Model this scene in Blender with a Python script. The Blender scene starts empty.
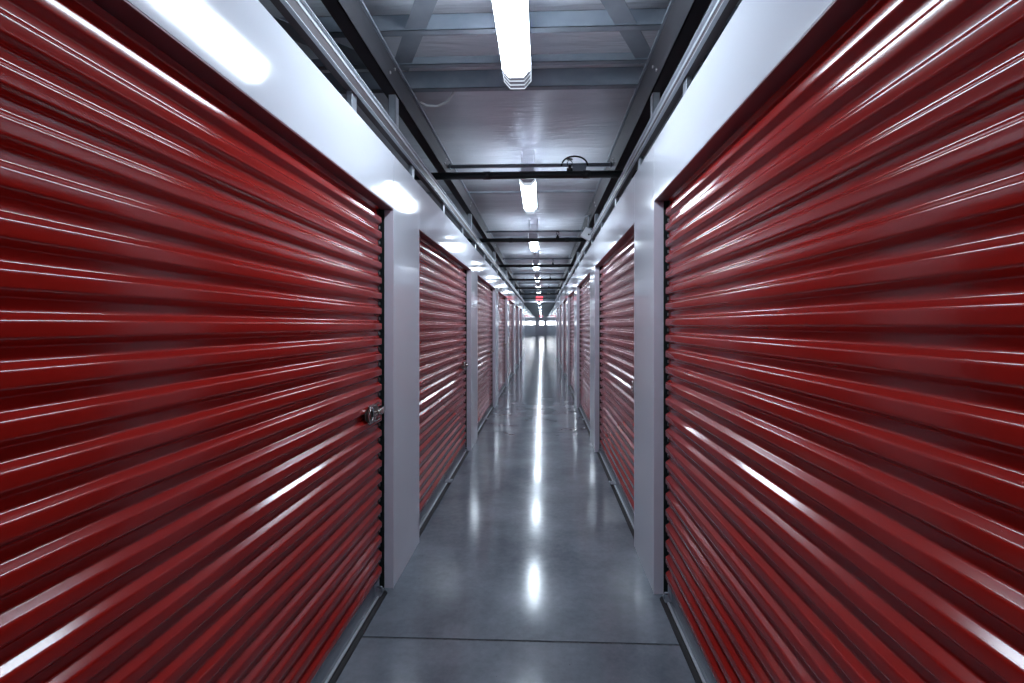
import bpy, bmesh, math, random
from mathutils import Vector, Matrix
random.seed(4)
S = bpy.context.scene
C = S.collection
R = math.radians

# ---------------------------------------------------------------- render look
S.view_settings.view_transform = 'Standard'
S.view_settings.look = 'None'
S.view_settings.gamma = 1
S.view_settings.use_curve_mapping = False
S.view_settings.exposure = 1.56
try:
    S.cycles.use_denoising = True
    S.cycles.max_bounces = 8
    S.cycles.denoising_prefilter = 'ACCURATE'
    S.cycles.use_light_tree = True
    S.cycles.adaptive_threshold = .005
    S.cycles.sample_clamp_indirect = 6
    S.cycles.blur_glossy = 0.3
except Exception:
    pass
w = bpy.data.worlds.new('world'); S.world = w; w.use_nodes = True
w.node_tree.nodes['Background'].inputs[0].default_value = (0.5, 0.55, 0.7, 1)
w.node_tree.nodes['Background'].inputs[1].default_value = 0.02

# ---------------------------------------------------------------- dimensions (metres)
XL, XR = -0.846, 0.625          # faces of the two corridor walls
H_DOOR, H_WALL = 2.163, 2.47
HD = {'left': 2.163, 'right': 2.195}      # opening heights, wall heights, rail heights per side
HW = {'left': 2.470, 'right': 2.515}
RZ = {'left': (2.552, 2.628), 'right': (2.588, 2.650)}
PITCH, POST = 3.12, 0.59
DW = PITCH - POST               # door opening width
FAR0 = 2.82                     # far jamb of the nearest doors
ND = 7
Y_BACK, Y_FAR, Y_DARK = -5.0, 75.0, 23.7
Z_CEIL = 3.17

# ---------------------------------------------------------------- materials
def mat(name, col=(.8,.8,.8), rough=.5, metal=0., spec=.5, coat=0., emis=None, es=0.):
    m = bpy.data.materials.new(name); m.use_nodes = True
    b = m.node_tree.nodes['Principled BSDF']
    b.inputs['Base Color'].default_value = (*col, 1)
    b.inputs['Roughness'].default_value = rough
    b.inputs['Metallic'].default_value = metal
    b.inputs['Specular IOR Level'].default_value = spec
    b.inputs['Coat Weight'].default_value = coat
    b.inputs['Coat Roughness'].default_value = .08
    if emis:
        b.inputs['Emission Color'].default_value = (*emis, 1)
        b.inputs['Emission Strength'].default_value = es
    return m

def N(m, t, **kw):
    n = m.node_tree.nodes.new(t)
    for k, v in kw.items():
        if hasattr(n, k): setattr(n, k, v)
        else: n.inputs[k.replace('_', ' ')].default_value = v
    return n
def L(m, a, b): m.node_tree.links.new(a, b)
def B(m): return m.node_tree.nodes['Principled BSDF']

def coords(m, scale=(1,1,1), obj=True):
    tc = N(m, 'ShaderNodeTexCoord'); mp = N(m, 'ShaderNodeMapping')
    mp.inputs['Scale'].default_value = scale
    L(m, tc.outputs['Object'], mp.inputs['Vector'])
    return mp.outputs['Vector']

def bump(m, vec, scale, dist, strength=.3, detail=3, extra=None):
    n = N(m, 'ShaderNodeTexNoise', Scale=scale, Detail=detail); L(m, vec, n.inputs['Vector'])
    b = N(m, 'ShaderNodeBump', Strength=strength, Distance=dist)
    L(m, n.outputs['Fac'], b.inputs['Height'])
    L(m, b.outputs['Normal'], B(m).inputs['Normal'])
    return n

def vary(m, vec, scale, c0, c1, detail=4, p0=.3, p1=.7):
    n = N(m, 'ShaderNodeTexNoise', Scale=scale, Detail=detail); L(m, vec, n.inputs['Vector'])
    r = N(m, 'ShaderNodeValToRGB')
    r.color_ramp.elements[0].position = p0; r.color_ramp.elements[1].position = p1
    r.color_ramp.elements[0].color = (*c0, 1); r.color_ramp.elements[1].color = (*c1, 1)
    L(m, n.outputs['Fac'], r.inputs['Fac']); L(m, r.outputs['Color'], B(m).inputs['Base Color'])
    return r

# glossy red painted steel
M_RED = mat('red_door_paint', (.37,.014,.008), .155, 0, .5, .08)
v = coords(M_RED, (1.2, 1, 9)); vary(M_RED, v, 1.5, (.34,.011,.008), (.40,.015,.010))
v2 = coords(M_RED, (.6, 1, 2)); bump(M_RED, v2, 1.5, .004, .05, 1)
M_SOFFIT = mat('soffit_door_reflection', (.20,.075,.085), .42, 0, .5)  # white soffit coloured maroon, red door's reflection put into the colour
# glossy white painted steel
M_WHITE = mat('white_wall_panel', (.60,.62,.68), .09, 0, .27, .0)
v = coords(M_WHITE, (1, .35, .8)); vary(M_WHITE, v, 1.1, (.76,.79,.86), (.81,.84,.90)); bump(M_WHITE, v, 2.5, .004, .08, 2)
M_JAMB = mat('white_jamb_paint', (.70,.67,.76), .35, 0, .5)
M_GALV = mat('galvanised_steel', (.42,.45,.50), .38, .75, .5)
v = coords(M_GALV); vary(M_GALV, v, 7, (.36,.39,.44), (.50,.53,.58))
M_GALVD = mat('dull_galvanised_purlin', (.34,.38,.43), .45, .55, .5)
v = coords(M_GALVD); vary(M_GALVD, v, 5, (.22,.26,.30), (.33,.36,.41))
M_BEAM = mat('primed_grey_beam_steel', (.035,.036,.042), .5, 0, .4)
v = coords(M_BEAM, (1,.6,1)); vary(M_BEAM, v, 2.5, (.028,.030,.036), (.050,.045,.050))
M_RAIL = mat('brown_grey_rail_paint', (.10,.085,.09), .4, .2, .5)
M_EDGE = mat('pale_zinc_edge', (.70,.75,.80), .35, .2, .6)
M_PIPE = mat('black_pipe', (.012,.016,.018), .35, .2, .5)
M_GUIDE = mat('dark_guide_track', (.012,.018,.018), .5, .3, .5)
M_CLIP = mat('worn_silver_clip', (.5,.5,.5), .3, .9, .5)
M_RUB = mat('black_rubber', (.012,.012,.014), .6)
M_BAR = mat('aluminium_bottom_bar', (.30,.32,.35), .4, .7, .5)
M_CHROME = mat('chrome', (.65,.63,.60), .18, 1.0)
M_LATCH = mat('latch_plate_steel', (.30,.28,.26), .3, .9)
M_BOXW = mat('white_plastic', (.75,.76,.80), .4)
M_HOUSE = mat('white_fixture_housing', (.75,.77,.82), .35)
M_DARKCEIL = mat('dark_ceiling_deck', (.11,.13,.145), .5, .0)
M_UNITWALL = mat('pale_bounce_wall', (.62,.57,.56), .7)  # unit walls made pale so they bounce light above the units
M_ENDWALL = mat('grey_end_wall', (.50,.51,.58), .3)
M_REDLIT = mat('lit_red_letters', (.8,.05,.06), .4, emis=(1,.08,.12), es=1.2)
M_SIGN = mat('exit_sign_face', (.8,.4,.45), .4, emis=(1,.22,.28), es=.28)
M_GLASSLIT = mat('daylit_window', (.8,.8,.8), .3, emis=(.93,.96,1), es=4.0)
M_CABLE = mat('grey_cable', (.5,.5,.52), .4)

# foil-faced ceiling insulation: crinkled, half mirror
M_FOIL = mat('foil_insulation', (.7,.7,.78), .27, .15, .5)
v = coords(M_FOIL, (.45, 3.0, 1))
vary(M_FOIL, v, 1.6, (.72,.76,.83), (.84,.88,.94))
n1 = N(M_FOIL, 'ShaderNodeTexNoise', Scale=3.2, Detail=5, Distortion=.6); L(M_FOIL, v, n1.inputs['Vector'])
n2 = N(M_FOIL, 'ShaderNodeTexNoise', Scale=16, Detail=2); L(M_FOIL, v, n2.inputs['Vector'])
ma = N(M_FOIL, 'ShaderNodeMath', operation='MULTIPLY_ADD'); ma.inputs[1].default_value = .25
L(M_FOIL, n2.outputs['Fac'], ma.inputs[0]); L(M_FOIL, n1.outputs['Fac'], ma.inputs[2])
bb = N(M_FOIL, 'ShaderNodeBump', Strength=.5, Distance=.03); L(M_FOIL, ma.outputs[0], bb.inputs['Height'])
L(M_FOIL, bb.outputs['Normal'], B(M_FOIL).inputs['Normal'])

# polished concrete
M_FLOOR = mat('polished_concrete', (.15,.165,.185), .2, 0, .9)
v = coords(M_FLOOR)
na = N(M_FLOOR, 'ShaderNodeTexNoise', Scale=1.7, Detail=9, Roughness=.62); L(M_FLOOR, v, na.inputs['Vector'])
nb = N(M_FLOOR, 'ShaderNodeTexNoise', Scale=26, Detail=6, Roughness=.7); L(M_FLOOR, v, nb.inputs['Vector'])
mx = N(M_FLOOR, 'ShaderNodeMath', operation='MULTIPLY_ADD'); mx.inputs[1].default_value = .35
L(M_FLOOR, nb.outputs['Fac'], mx.inputs[0]); L(M_FLOOR, na.outputs['Fac'], mx.inputs[2])
cr = N(M_FLOOR, 'ShaderNodeValToRGB')
cr.color_ramp.elements[0].position = .50; cr.color_ramp.elements[0].color = (.135,.160,.190, 1)
cr.color_ramp.elements[1].position = .88; cr.color_ramp.elements[1].color = (.275,.305,.345, 1)
L(M_FLOOR, mx.outputs[0], cr.inputs['Fac'])
# small dark pits and specks
vo = N(M_FLOOR, 'ShaderNodeTexVoronoi', Scale=7.0); L(M_FLOOR, v, vo.inputs['Vector'])
sp = N(M_FLOOR, 'ShaderNodeValToRGB')
sp.color_ramp.elements[0].position = .012; sp.color_ramp.elements[0].color = (.25,.25,.25,1)
sp.color_ramp.elements[1].position = .03; sp.color_ramp.elements[1].color = (1,1,1,1)
L(M_FLOOR, vo.outputs['Distance'], sp.inputs['Fac'])
mm = N(M_FLOOR, 'ShaderNodeMix', data_type='RGBA', blend_type='MULTIPLY')
mm.inputs[0].default_value = .8
L(M_FLOOR, cr.outputs['Color'], mm.inputs[6]); L(M_FLOOR, sp.outputs['Color'], mm.inputs[7])
L(M_FLOOR, mm.outputs[2], B(M_FLOOR).inputs['Base Color'])
mr = N(M_FLOOR, 'ShaderNodeMapRange'); mr.inputs[1].default_value = .35; mr.inputs[2].default_value = .8
mr.inputs[3].default_value = .12; mr.inputs[4].default_value = .18
L(M_FLOOR, na.outputs['Fac'], mr.inputs[0]); L(M_FLOOR, mr.outputs[0], B(M_FLOOR).inputs['Roughness'])
M_JOINT = mat('dark_joint_filler', (.03,.03,.032), .7)
v = coords(M_JOINT); vary(M_JOINT, v, 60, (.02,.02,.022), (.11,.115,.12))

# lamp lens: bright diffuser with a fine prismatic dot grid
LAMP = 14.0
LCOL = (.75,.875,1)
M_LENS = mat('lit_prismatic_lens', (.9,.9,.95), .3, emis=LCOL, es=LAMP)
v = coords(M_LENS, (1,1,1))
vv = N(M_LENS, 'ShaderNodeTexVoronoi', Scale=75.0); vv.inputs['Randomness'].default_value = .0; L(M_LENS, v, vv.inputs['Vector'])
vr = N(M_LENS, 'ShaderNodeValToRGB')
vr.color_ramp.elements[0].position = .22; vr.color_ramp.elements[0].color = (.04,.04,.04,1)
vr.color_ramp.elements[1].position = .30; vr.color_ramp.elements[1].color = (1,1,1,1)
L(M_LENS, vv.outputs['Distance'], vr.inputs['Fac'])
# only the side facets (|normal.x| large) are dim enough to show the dots
ge = N(M_LENS, 'ShaderNodeTexCoord'); sx = N(M_LENS, 'ShaderNodeSeparateXYZ'); L(M_LENS, ge.outputs['Normal'], sx.inputs[0])
ab = N(M_LENS, 'ShaderNodeMath', operation='ABSOLUTE'); L(M_LENS, sx.outputs[0], ab.inputs[0])
gt = N(M_LENS, 'ShaderNodeMath', operation='GREATER_THAN'); gt.inputs[1].default_value = .6; L(M_LENS, ab.outputs[0], gt.inputs[0])
dm = N(M_LENS, 'ShaderNodeMath', operation='MULTIPLY'); dm.inputs[1].default_value = 8.5
L(M_LENS, vr.outputs['Color'], dm.inputs[0])
ms = N(M_LENS, 'ShaderNodeMix', data_type='FLOAT'); ms.inputs[2].default_value = LAMP
L(M_LENS, gt.outputs[0], ms.inputs[0]); L(M_LENS, dm.outputs[0], ms.inputs[3])
L(M_LENS, ms.outputs[0], B(M_LENS).inputs['Emission Strength'])
M_CAP = mat('clear_lens_end_cap', (.10,.10,.12), .4, emis=(.6,.6,.8), es=.05)
M_CAPRIM = mat('bright_lens_end_rim', (.7,.7,.75), .25, emis=LCOL, es=.28)

for m_ in (M_CAP, M_CAPRIM, M_SIGN, M_REDLIT):
    m_.cycles.emission_sampling = 'NONE'
M_LENS.cycles.emission_sampling = 'FRONT'
# ---------------------------------------------------------------- mesh helpers
class MB:
    def __init__(s): s.bm = bmesh.new()
    def box(s, x0, x1, y0, y1, z0, z1, bev=0.0, M=None):
        r = bmesh.ops.create_cube(s.bm, size=1)
        vs = r['verts']
        for q in vs:
            q.co = Vector(((x0+x1)/2 + q.co.x*(x1-x0), (y0+y1)/2 + q.co.y*(y1-y0), (z0+z1)/2 + q.co.z*(z1-z0)))
        if bev:
            es = list({e for q in vs for e in q.link_edges})
            o = bmesh.ops.bevel(s.bm, geom=es, offset=bev, segments=2, profile=.5, affect='EDGES')
            vs = list({q for f in o['faces'] for q in f.verts} | {q for q in vs if q.is_valid})
        if M:
            bmesh.ops.transform(s.bm, matrix=M, verts=vs)
        return s
    def tube(s, pts, r, n=12, cap=True):
        pts = [Vector(p) for p in pts]; rings = []
        for i, p in enumerate(pts):
            d = (pts[min(i+1, len(pts)-1)] - pts[max(i-1, 0)]).normalized()
            up = Vector((0,0,1)) if abs(d.z) < .9 else Vector((1,0,0))
            a = d.cross(up).normalized(); b = d.cross(a).normalized()
            rr = r[i] if isinstance(r, (list, tuple)) else r
            rings.append([s.bm.verts.new(p + a*math.cos(2*math.pi*k/n)*rr + b*math.sin(2*math.pi*k/n)*rr) for k in range(n)])
        for i in range(len(rings)-1):
            for k in range(n):
                f = s.bm.faces.new((rings[i][k], rings[i][(k+1)%n], rings[i+1][(k+1)%n], rings[i+1][k])); f.smooth = True
        if cap:
            s.bm.faces.new(rings[0][::-1]); s.bm.faces.new(rings[-1])
        return s
    def prism(s, prof, axis, a, b, smooth=False, closed=True, cap=True):
        """profile of 2D points extruded along axis from a to b"""
        def P(u, v, t):
            return {'x': (t,u,v), 'y': (u,t,v), 'z': (u,v,t)}[axis]
        A = [s.bm.verts.new(P(u,v,a)) for u,v in prof]; Bv = [s.bm.verts.new(P(u,v,b)) for u,v in prof]
        n = len(prof)
        for i in range(n if closed else n-1):
            j = (i+1) % n
            f = s.bm.faces.new((A[i], A[j], Bv[j], Bv[i])); f.smooth = smooth
        if closed and cap:
            s.bm.faces.new(A[::-1]); s.bm.faces.new(Bv)
        return s
    def build(s, name, m, parent=None, loc=(0,0,0)):
        bmesh.ops.recalc_face_normals(s.bm, faces=s.bm.faces)
        me = bpy.data.meshes.new(name); s.bm.to_mesh(me); s.bm.free()
        me.materials.append(m)
        o = bpy.data.objects.new(name, me); C.objects.link(o); o.location = loc
        if parent: o.parent = parent
        return o

def tag(o, label, cat, group=None):
    o['label'] = label; o['category'] = cat
    if group: o['group'] = group
    return o
def thing(name, label, cat, loc, rz=0, group=None):
    o = bpy.data.objects.new(name, None); C.objects.link(o); o.location = loc; o.rotation_euler = (0,0,rz)
    return tag(o, label, cat, group)
def struct(o): o['kind'] = 'structure'; return o
def kids(o): return [c for c in bpy.data.objects if c.parent == o]
def copy_tree(o, parent=None):
    ch = kids(o)
    c = o.copy(); C.objects.link(c); c.parent = parent
    for k in ch: copy_tree(k, c)
    return c

# ---------------------------------------------------------------- setting
joints = [2.372, 7.0]
f = MB()
ys = [Y_BACK] + joints + [Y_FAR + .3]
J = .0065
for i in range(len(ys)-1):
    f.box(-3.4, 3.2, ys[i] + (J if i else 0), ys[i+1] - (J if i < len(ys)-2 else 0), -.12, 0, 0)
struct(f.build('floor', M_FLOOR))
g = MB()
for y in joints:
    # ragged filler strip just below the slab surface
    g.box(-3.4, 3.2, y-J, y+J, -.1, -.0035)
struct(g.build('trim_1', M_JOINT))

# the two corridor walls: white steel panels around recessed door openings
def wall(side, X, sgn):
    """sgn=-1 left wall (thickness goes to -x), +1 right"""
    m = MB(); G = .0016; T = .10
    H_DOOR, H_WALL = HD[side], HW[side]
    def panel(y0, y1, z0, z1, t=T):
        x0, x1 = sorted((X, X + sgn*t)); m.box(x0, x1, y0+G, y1-G, z0, z1, .0015)
    # behind the camera: plain
    panel(Y_BACK, FAR0-PITCH-DW, 0, H_WALL)
    for k in range(-1, ND):
        far = FAR0 + PITCH*k; near = far - DW
        panel(near, far, H_DOOR, H_WALL, .045)            # header
        panel(far, far + POST, 0, H_WALL)                 # post
    y = FAR0 + PITCH*(ND-1) + POST
    while y < Y_FAR:
        panel(y, min(y+PITCH, Y_FAR), 0, H_WALL); y += PITCH
    return struct(m.build('wall_'+side, M_WHITE))
wall('left', XL, -1); wall('right', XR, 1)

far = MB()
far.box(XL-.1, XR+.1, Y_FAR, Y_FAR+.2, 0, 1.46).box(XL-.1, XR+.1, Y_FAR, Y_FAR+.2, 2.12, 3.2)
far.box(XL-.1, -.42, Y_FAR, Y_FAR+.2, 1.46, 2.12).box(.33, XR+.1, Y_FAR, Y_FAR+.2, 1.46, 2.12)
struct(far.build('wall_far', M_ENDWALL))
wf = MB()
wf.box(-.42, .33, Y_FAR-.02, Y_FAR, 1.46, 1.50).box(-.42, .33, Y_FAR-.02, Y_FAR, 2.08, 2.12)
wf.box(-.42, -.38, Y_FAR-.02, Y_FAR, 1.50, 2.08).box(.29, .33, Y_FAR-.02, Y_FAR, 1.50, 2.08)
wo = struct(wf.build('window_1', M_GALV))
MB().box(-.42, .33, Y_FAR+.05, Y_FAR+.07, 1.46, 2.12).build('pane', M_GLASSLIT, wo)
MBk = MB(); MBk.box(-3.4, 3.2, Y_BACK-.2, Y_BACK, 0, 3.3)
struct(MBk.build('wall_back', M_ENDWALL))
for side, x in (('unit_left', -3.3), ('unit_right', 3.1)):
    q = MB(); q.box(x-.1, x, Y_BACK, Y_DARK, 0, 3.3); struct(q.build('wall_'+side, M_UNITWALL))

# foil ceiling sagging between purlins (up to the cross bar), dark deck beyond
cm = MB(); nx, ny = 40, 230
X0, X1, Y0, Y1 = -3.4, 3.2, Y_BACK, Y_DARK+.3
grid = []
for j in range(ny+1):
    row = []
    y = Y0 + (Y1-Y0)*j/ny
    for i in range(nx+1):
        x = X0 + (X1-X0)*i/nx
        sag = -.020*abs(math.sin(math.pi*(y-2.93)/(PITCH/2))) + .008*math.sin(x*3.1+y*1.3) + .005*math.sin(x*7+y*4.1)
        row.append(cm.bm.verts.new((x, y, Z_CEIL + .03 + sag)))
    grid.append(row)
for j in range(ny):
    for i in range(nx):
        q = cm.bm.faces.new((grid[j][i], grid[j][i+1], grid[j+1][i+1], grid[j+1][i])); q.smooth = True
ce = struct(cm.build('ceiling', M_FOIL))
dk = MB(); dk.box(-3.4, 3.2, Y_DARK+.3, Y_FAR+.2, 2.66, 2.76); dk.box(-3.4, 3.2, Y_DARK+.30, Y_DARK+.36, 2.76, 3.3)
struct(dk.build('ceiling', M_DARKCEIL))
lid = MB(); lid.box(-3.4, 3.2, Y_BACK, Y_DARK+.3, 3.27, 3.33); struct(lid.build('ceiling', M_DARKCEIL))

# ---------------------------------------------------------------- roll-up door
P_RIB = .0853
def rib_profile():
    """(depth toward corridor, z): rounded trapezoid corrugation; the top curls back onto the roll"""
    pts = []
    z0 = .085
    nr = 26
    key = [(.0, 0.), (.013, .0), (.027, .0205), (.058, .0205), (.073, .0), (P_RIB, .0)]
    # keys: valley flat, slope out, crest flat, slope in
    poly = []
    for r in range(nr):
        for (dz, d) in key[1:5]:
            poly.append((d, z0 + r*P_RIB + dz))
    # round corners
    out = [(0., z0)]
    rad = .0048
    full = [(0., z0)] + poly + [(0., z0 + nr*P_RIB)]
    for i in range(1, len(full)-1):
        p = Vector(full[i]); a = (Vector(full[i-1])-p).normalized(); b = (Vector(full[i+1])-p).normalized()
        A, Bq = p + a*rad, p + b*rad
        for t in (0, .25, .5, .75, 1):
            q = (1-t)**2*A + 2*t*(1-t)*p + t*t*Bq
            out.append((q.x, q.y))
    out.append(full[-1])
    res = []
    for d, z in out:
        if z > 2.06:
            t = z - 2.06
            d -= t*t*1.3
        res.append((d, z))
    return res

def make_door(label):
    """local: x along the wall, y toward the corridor (0 = wall face), z up"""
    t = thing('roll_up_door', label, 'door', (0,0,0), 0, 'red roll-up storage doors')
    h = DW/2
    cw = h - .055
    c = MB()
    prof = rib_profile()
    c.prism([(d - .071, z) for d, z in prof], 'x', -cw, cw, smooth=True, closed=False)
    c.prism([(d - .0732, z) for d, z in prof], 'x', -cw, cw, smooth=True, closed=False)   # back of the sheet
    c.build('curtain', M_RED, t)
    # dark vertical guides with silver clips
    for s in (-1, 1):
        gq = MB()
        a, b = sorted((s*h, s*(h-.0745)))
        gq.box(a+.001, b-.001, -.105, -.080, 0, H_DOOR+.1, .001)
        e0, e1 = sorted((s*(h-.001), s*(h-.006)))
        gq.box(e0, e1, -.080, -.052, 0, H_DOOR)
        go = gq.build('guide', M_GUIDE, t)
        cl = MB()
        for r in range(24):
            z = .085 + r*P_RIB + .001
            x0, x1 = sorted((s*(h-.030), s*(h-.043)))
            cl.box(x0, x1, -.080, -.066, z-.008, z+.008, .002)
        cl.build('guide_clips', M_CLIP, go)['label'] = 'small silver clips along the dark guide'
    # header soffit strip, the red door's reflection painted on as maroon
    hd = MB()
    hd.box(-h, h, -.075, -.0005, H_DOOR-.006, H_DOOR, .0015)
    hd.build('header_soffit', M_SOFFIT, t)['label'] = 'header soffit with the red door reflection painted in'
    # jamb returns
    for s in (-1, 1):
        j = MB(); a, b = sorted((s*h, s*(h-.004)))
        j.box(a, b, -.052, .0015, 0, H_DOOR-.007, .001)
        j.build('jamb', M_JAMB, t)
    # bottom bar: upright aluminium angle, round bead, rubber seal
    bb = MB()
    bb.box(-cw, cw, -.078, -.064, .020, .092, .002)
    bb.box(-cw, cw, -.066, -.044, .018, .024, .001)
    bo = bb.build('bottom_bar', M_BAR, t)
    MB().tube([(-cw, -.044, .024), (cw, -.044, .024)], .0065, 12).build('bead', M_EDGE, bo)['label'] = 'bright rounded edge bead'
    sl = MB(); sl.prism([(-.062,.0175),(-.034,.0175),(-.020,.008),(-.018,.0),(-.060,.0)], 'x', -cw, cw)
    sl.build('rubber_seal', M_RUB, bo)['label'] = 'black rubber floor seal'
    pull = MB()
    pull.box(-.045, .045, -.062, -.002, .030, .038, .003)
    pull.box(-.045, -.030, -.064, -.058, .030, .085, .002).box(.030, .045, -.064, -.058, .030, .085, .002)
    pull.tube([(-.04, -.006, .034), (.04, -.006, .034)], .007, 8)
    pull.build('pull_handle', M_GALV, bo)
    for s in (-1, 1):
        st = MB(); x = s*(cw-.05)
        st.box(x-.035, x+.035, -.064, -.028, .024, .032, .002).box(x-.035, x+.035, -.064, -.058, .030, .088, .002)
        st.tube([(x, -.058, .06), (x, -.035, .06), (x+s*.0, -.030, .030)], .006, 8)
        st.build('end_bracket', M_GALV, bo)
    # slide latch on the side of the far jamb (local +x for the left wall)
    la = MB()
    zc = 1.035; xc = h-.225
    oc = [(xc + .105*math.cos(a)*(1.0), zc + .050*math.sin(a)) for a in [math.pi/8 + k*math.pi/4 for k in range(8)]]
    la.prism([(u, v_) for u, v_ in oc], 'y', -.050, -.046)
    lo = la.build('latch', M_LATCH, t)
    l2 = MB()
    # ring and barrel of the cylinder lock
    seg = 20
    ring = [(xc-.045 + .034*math.cos(2*math.pi*k/seg), -.036, zc + .034*math.sin(2*math.pi*k/seg)) for k in range(seg+1)]
    l2.tube(ring, .007, 8, False)
    l2.box(xc-.07, xc+.10, -.046, -.036, zc+.040, zc+.047, .002).box(xc-.07, xc+.10, -.046, -.036, zc-.047, zc-.040, .002)
    l2.build('lock_ring', M_CHROME, lo)
    l3 = MB(); l3.tube([(xc-.045, -.046, zc), (xc-.045, -.038, zc)], .027, 16)
    l3.build('lock_cylinder', M_RUB, lo)
    l4 = MB(); l4.box(xc-.02, xc+.175, -.045, -.030, zc-.013, zc+.013, .003)
    l4.tube([(xc+.045, -.030, zc), (xc+.045, -.010, zc+.006)], [.013, .016], 12)
    l4.tube([(xc+.095, -.030, zc), (xc+.095, -.018, zc)], .018, 12)
    l4.build('slide_bolt', M_CHROME, lo)
    return t

ordn = ['nearest', 'second', 'third', 'fourth', 'fifth', 'sixth', 'farthest']
def door_label(side, k):
    if side == 'l':
        if k == 0: return 'huge nearest red ribbed roll-up door facing left in photo, steel slide latch showing'
        return f'{ordn[k]} red ribbed roll-up storage door along the left white wall, latch by far jamb'
    if k == 0: return 'huge nearest red ribbed roll-up door filling right of photo, no latch showing'
    return f'{ordn[k]} red ribbed roll-up storage door along the right white wall'
proto = None
for side, X in (('l', XL), ('r', XR)):
    for k in range(ND):
        if proto is None:
            o = proto = make_door('x')
        else:
            o = copy_tree(proto)
        o['label'] = door_label(side, k)
        yc = FAR0 + PITCH*k - DW/2
        o.location = (X, yc, 0)
        # left wall: local +y -> +x world, local +x -> must be far (+y).  Right wall: rotate the other way
        o.rotation_euler = (0, 0, R(-90) if side == 'l' else R(90))
        if side == 'r': o.scale = (1, 1, HD['right']/HD['left'])
# with rz=-90 local +x points to -y (near); mirror the shared mesh so latches sit at the far jamb on the left
done = set()
for o in bpy.data.objects:
    if o.type == 'MESH' and o.name.split('.')[0] in ('latch', 'lock_ring', 'lock_cylinder', 'slide_bolt'):
        me = o.data
        if me.name in done: continue
        done.add(me.name)
        for q in me.vertices: q.co.x = -q.co.x
        me.flip_normals()

# ---------------------------------------------------------------- rails above the walls
def rail(side, X, sgn, label):
    m = MB(); z0, z1 = RZ[side]; H_WALL = HW[side]
    a = X + sgn*.035
    # C channel: web, two flanges, lips
    def bx(xa, xb, za, zb): x0, x1 = sorted((xa, xb)); m.box(x0, x1, -1.5, Y_DARK, za, zb)
    bx(X, X+sgn*.003, z0, z1)
    bx(X, a, z0, z0+.003); bx(X, a, z1-.003, z1)
    o = m.build('ceiling_rail', M_RAIL)
    tag(o, label, 'rail', 'steel rails over the corridor walls')
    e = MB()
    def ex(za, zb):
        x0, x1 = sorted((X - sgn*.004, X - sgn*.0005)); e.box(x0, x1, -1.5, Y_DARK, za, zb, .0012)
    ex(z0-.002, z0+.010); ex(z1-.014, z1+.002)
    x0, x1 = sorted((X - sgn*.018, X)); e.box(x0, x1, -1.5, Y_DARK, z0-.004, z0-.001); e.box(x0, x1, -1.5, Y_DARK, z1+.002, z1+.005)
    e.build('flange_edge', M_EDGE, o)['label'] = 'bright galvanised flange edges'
    # short stubs standing on the wall top
    ys_ = []
    y = 2.24
    while y < Y_DARK:
        ys_.append(y); y += 1.04
    for y in ys_:
        b = MB(); x0, x1 = sorted((X + sgn*.006, X + sgn*.03))
        b.box(x0, x1, y-.03, y+.03, H_WALL-.0, z0, .001); b.build('stub', M_GALV, o)
    return o
rail('left', XL, -1, 'long grey steel rail above left white wall, bright flange edges')
rail('right', XR, 1, 'long grey steel rail above right white wall, white box hanging from it')

def beam(X, sgn, z0, z1, label):
    m = MB(); 
    def bx(xa, xb, za, zb): x0, x1 = sorted((xa, xb)); m.box(x0, x1, -1.5, Y_DARK, za, zb)
    bx(X, X+sgn*.006, z0, z1); bx(X, X+sgn*.07, z0, z0+.006); bx(X, X+sgn*.07, z1-.006, z1)
    o = m.build('roof_beam', M_BEAM); tag(o, label, 'beam', 'long roof beams along the corridor')
    e = MB(); x0, x1 = sorted((X - sgn*.012, X + sgn*.002)); e.box(x0, x1, -1.5, Y_DARK, z1-.012, z1+.002, .001)
    e.build('top_lip', M_GALVD, o)
    bo = MB()
    k = 0; y = 2.75
    while y < 12:
        for dy in (0, .09):
            bo.tube([(X - sgn*.006, y+dy, z0+.06+.7*dy), (X + sgn*.002, y+dy, z0+.06+.7*dy)], .009, 8)
        y += PITCH/2
    bo.build('bolt_heads', M_CLIP, o)
    y = 2.92
    for _ in range(7):
        s_ = MB(); xa, xb = sorted((X + sgn*.008, X + sgn*.05))
        s_.box(xa, xb, y-.035, y-.032, 2.64, z0+.06).box(xa, xa+.003 if sgn > 0 else xa+.003, y-.035, y+.03, 2.64, z0+.06)
        s_.box(xb-.003, xb, y-.035, y+.03, 2.64, z0+.06)
        s_.build('hanger_stud', M_GALV, o)
        y += PITCH
    return o
beam(XL, -1, 2.845, 3.01, 'dark grey roof beam running above the left rail')
beam(XR, 1, 2.83, 3.05, 'dark grey roof beam running above the right rail')

# ---------------------------------------------------------------- cross members of the roof
ZB = 3.04
def purlin(y, h, label, deep=.05):
    m = MB(); x0, x1 = -3.2, 3.0
    m.box(x0, x1, y, y+.003, ZB, ZB+h); m.box(x0, x1, y, y+deep, ZB, ZB+.003); m.box(x0, x1, y, y+deep, ZB+h-.003, ZB+h)
    m.box(x0, x1, y+deep-.003, y+deep, ZB, ZB+.015)
    return tag(m.build('roof_purlin', M_GALVD), label, 'purlin', 'roof purlins crossing the corridor')
purlin(2.59, .085, 'nearest galvanised purlin crossing above the closest lamp, braces bolted to it')
purlin(3.23, .115, 'deep galvanised purlin just beyond the end of the closest lamp')
m = MB(); m.box(-3.2, 3.0, 2.93, 2.933, ZB, ZB+.045).box(-3.2, 3.0, 2.93, 2.97, ZB, ZB+.003)
tag(m.build('angle_bar', M_GALVD), 'thin galvanised angle bar between the two near purlins', 'angle bar')
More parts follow.
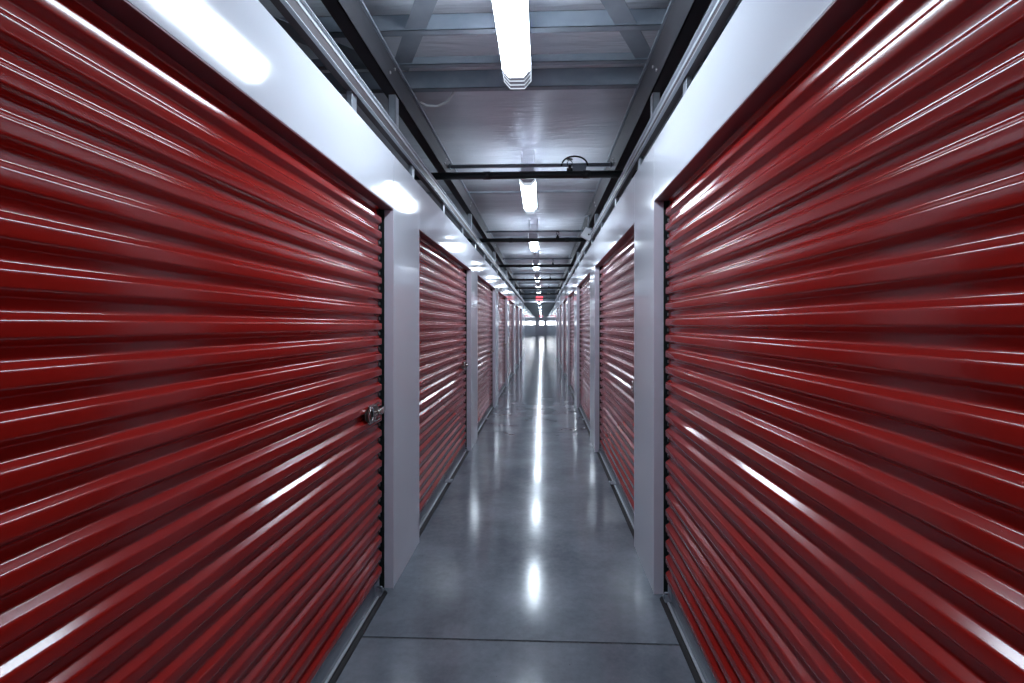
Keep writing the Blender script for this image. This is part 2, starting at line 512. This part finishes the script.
pl = ['above the second lamp', 'above the third lamp', 'above the fourth lamp', 'above the fifth lamp', 'above the sixth lamp', 'close to the exit sign']
for k in range(1, 7):
    y = 2.93 + PITCH*k
    m = MB(); m.box(-3.2, 3.0, y, y+.003, ZB+.06, ZB+.085).box(-3.2, 3.0, y, y+.03, ZB+.06, ZB+.063)
    tag(m.build('angle_bar', M_GALV), 'thin pale angle bar under the foil ceiling '+pl[k-1], 'angle bar', 'thin angle bars under the foil ceiling')
# flat diagonal straps
def strap(a, b, wd, label):
    a, b = Vector(a), Vector(b); d = (b-a); l = d.length; m = MB()
    ang = math.atan2(d.y, d.x)
    Mx = Matrix.Translation((a+b)/2) @ Matrix.Rotation(ang, 4, 'Z')
    m.box(-l/2, l/2, -wd/2, wd/2, -.002, .002, 0, Mx)
    tag(m.build('diagonal_brace', M_GALVD), label, 'brace', 'flat diagonal roof braces')
strap((-.40, 2.05, 3.05), (-.86, 3.0, 3.05), .10, 'flat diagonal brace joining near purlin to left beam')
strap((.16, 2.05, 3.05), (.62, 2.97, 3.05), .10, 'flat diagonal brace joining near purlin to right beam')
strap((-2.3, 1.4, 3.0), (-.92, 2.9, 3.0), .14, 'dark flat brace over the storage unit behind left beam')
strap((2.1, 1.4, 3.0), (.70, 2.9, 3.0), .14, 'dark flat brace over the storage unit behind right beam')

# ---------------------------------------------------------------- sprinkler pipes
ZP = 2.72
pn = ['nearest', 'second', 'third', 'fourth', 'fifth', 'sixth', 'seventh']
for k in range(7):
    y = 4.07 + PITCH*k*1.0
    if y > Y_DARK: break
    t = thing('sprinkler_pipe', f'{pn[k]} black sprinkler pipe crossing the corridor under the ceiling', 'pipe', (0, y, ZP), 0, 'black sprinkler pipes')
    m = MB(); m.tube([(-2.6,0,0),(2.4,0,0)], .030, 16)
    for x in (-.45, .36): m.tube([(x-.03,0,0),(x+.03,0,0)], .034, 16)
    m.build('pipe', M_PIPE, t)
    s_ = MB(); x = .225
    s_.tube([(x,0,.02),(x,0,.05)], [.026,.024], 12)
    s_.tube([(x,0,.05),(x,0,.075)], .012, 10)
    s_.tube([(x-.016,0,.075),(x-.020,0,.10),(x,0,.122)], .004, 6); s_.tube([(x+.016,0,.075),(x+.020,0,.10),(x,0,.122)], .004, 6)
    s_.tube([(x,0,.120),(x,0,.126)], .026, 14)
    s_.build('sprinkler_head', M_PIPE, t)
# conduits
for k in range(7):
    y = 4.44 + PITCH*k
    if y > Y_DARK: break
    m = MB(); m.tube([(XL+.005, y, 2.915), (XR-.005, y, 2.915)], .013 if k else .017, 10)
    for x in (XL+.02, XR-.03): m.box(x, x+.012, y-.022, y+.022, 2.892, 2.938, .002)
    tag(m.build('conduit', M_GALVD), f'{pn[k]} thin grey conduit spanning between the beams behind a black pipe', 'conduit', 'thin grey cross conduits')
# junction box with a looped flex on the nearest conduit
t = thing('junction_box', 'small grey junction box with looped flex cable behind nearest black pipe', 'box', (.325, 4.40, 2.84))
b = MB(); b.box(-.06, .06, -.03, .03, -.05, .055, .004); b.build('box_body', M_GALVD, t)
lp = MB()
pts = []
for i in range(17):
    a = math.pi*i/16
    pts.append((-.04 - .115*math.cos(a)*1.0, .0, .055 + .085*math.sin(a)))
lp.tube(pts, .008, 8); lp.build('flex_cable', M_PIPE, t)
# cable drooping near the deep purlin, left
c = MB(); c.tube([(-.84+.02,3.34,3.00),(-.78,3.36,2.985),(-.71,3.38,2.99),(-.64,3.38,3.02),(-.60,3.36,3.07),(-.58,3.33,3.12)], .009, 8)
tag(c.build('loose_cable', M_CABLE), 'loose grey cable curling by left beam beyond the deep purlin', 'cable')

# white box hanging off right rail
t = thing('sensor_box', 'small square white box tilted beside the right rail', 'sensor box', (.585, 6.45, 2.665))
Mx = Matrix.Rotation(R(32), 4, 'Y')
b = MB(); b.box(-.068, .068, -.03, .03, -.068, .068, .006, Mx); b.build('box_body', M_BOXW, t)
b = MB(); b.tube([(.012,-.034,-.008),(.012,-.029,-.008)], .011, 12); b.build('sensor_eye', M_RUB, t)
b = MB(); b.tube([(.01,.0,.085),(.015,.0,.20),(.015,.0,.235)], .011, 8); b.tube([(-.035,0,.235),(.05,0,.245)], .010, 8)
b.box(.02, .055, -.02, .02, -.09, .08, .003)
b.build('mounting_arm', M_GALV, t)

# ---------------------------------------------------------------- lamps
XLAMP = -.135
def make_lamp():
    """local origin at the far end of the lens, centre; runs toward -y"""
    t = thing('ceiling_lamp', 'x', 'lamp', (0,0,0), 0, 'row of white strip lamps down the corridor')
    LL = 1.28
    hw = .073
    def oct_(s): # half octagon opening upward
        return [(-hw*s, .05), (-hw*s, -.018*s), (-.038*s, -.058*s), (.038*s, -.058*s), (hw*s, -.018*s), (hw*s, .05)]
    m = MB(); m.prism(oct_(1), 'y', -LL+.10, -.13, closed=False); ln = m.build('lens', M_LENS, t)
    if min(ln.data.polygons, key=lambda p: p.center.z).normal.z > 0: ln.data.flip_normals()
    for y0, y1 in ((-.129, 0), (-LL, -LL+.099)):
        m = MB(); m.prism(oct_(.98), 'y', y0, y1); cap = m.build('end_cap', M_CAP, t)
        r = MB()
        for yy in (y0+.004, y0*.67+y1*.33, y0*.33+y1*.67, y1):
            p = oct_(1.02)
            r.tube([(u, yy, v_) for u, v_ in p], .0028, 6)
        r.build('cap_rim', M_CAPRIM, cap)
    h = MB(); h.prism([(-.07,.0505),(.07,.0505),(.05,.085),(-.05,.085)], 'y', -LL+.01, -.01); h.build('housing', M_HOUSE, t)
    for x in (-.058, .058):
        for y in (-.2, -LL+.2):
            MB().tube([(x, y, .04), (x, y, .36)], .004, 6).build('hanger_rod', M_GALV, t)
    return t
lamp = make_lamp()
names = {0: 'closest long white strip lamp, its prismatic lens end in full view',
         1: 'second strip lamp, crossed by the nearest black pipe',
         2: 'third strip lamp, just behind the second black pipe',
         3: 'fourth strip lamp along the corridor ceiling', 4: 'fifth strip lamp along the corridor ceiling',
         5: 'sixth strip lamp along the corridor ceiling', 6: 'seventh strip lamp, just before the red exit sign'}
for k in list(range(-1, 8)) + list(range(9, 22, 2)):  # row carried on past the exit sign, extra lamps added to light end wall
    o = lamp if k == -1 else copy_tree(lamp)
    zz = 2.87 if k < 7 else 2.62
    o.location = (XLAMP, 2.77 + PITCH*k, zz)
    if k >= 7: o.location.z = 2.60
    o['label'] = names.get(k, 'tiny distant strip lamp beyond the red exit sign, row extended to light the end wall')
    if k >= 7: o['group'] = 'distant lamps beyond the exit sign'
    if k == -1: o['label'] = 'white strip lamp overhead behind the camera position'

# ---------------------------------------------------------------- exit sign and cross bar
m = MB(); m.box(XL-.3, XR+.3, Y_DARK, Y_DARK+.05, 2.575, 2.62, .004)
tag(m.build('cross_bar', M_BOXW), 'pale bar crossing the corridor under the exit sign', 'bar')
def exit_sign(y, z, label):
    t = thing('exit_sign', label, 'exit sign', (-.12, y, z), 0)
    b = MB(); b.box(-.155, .155, 0, .05, -.10, .10, .006); b.build('sign_box', M_SIGN, t)
    cu = bpy.data.curves.new('lettering', 'FONT'); cu.body = 'EXIT'; cu.size = .17; cu.extrude = .004
    cu.align_x = 'CENTER'; cu.align_y = 'CENTER'; cu.materials.append(M_REDLIT)
    tmp = bpy.data.objects.new('tmp', cu); C.objects.link(tmp); bpy.context.view_layer.update()
    me = bpy.data.meshes.new_from_object(tmp); bpy.data.objects.remove(tmp)
    o = bpy.data.objects.new('lettering', me); C.objects.link(o); o.parent = t
    o.location = (0, -.004, 0); o.rotation_euler = (R(90), 0, 0)
    for x in (-.08, .08): MB().tube([(x,.025,.10),(x,.025,.18)], .006, 6).build('hanger_rod', M_GALV, t)
exit_sign(22.9, 2.72, 'red lit exit sign hanging at the corridor centre above the pale bar')
exit_sign(54.0, 2.45, 'tiny second red exit sign far down the dark ceiling')

# ---------------------------------------------------------------- camera
cam = bpy.data.cameras.new('camera'); co = bpy.data.objects.new('camera', cam); C.objects.link(co)
F = 500.0
cam.sensor_width = 36; cam.lens = F/1024*36
co.location = (0, 0, 1.5)
co.rotation_euler = (R(90), 0, math.atan(20/F))
cam.shift_x = -10/1024; cam.shift_y = -16.5/1024
cam.clip_start = .02; cam.clip_end = 300
S.camera = co
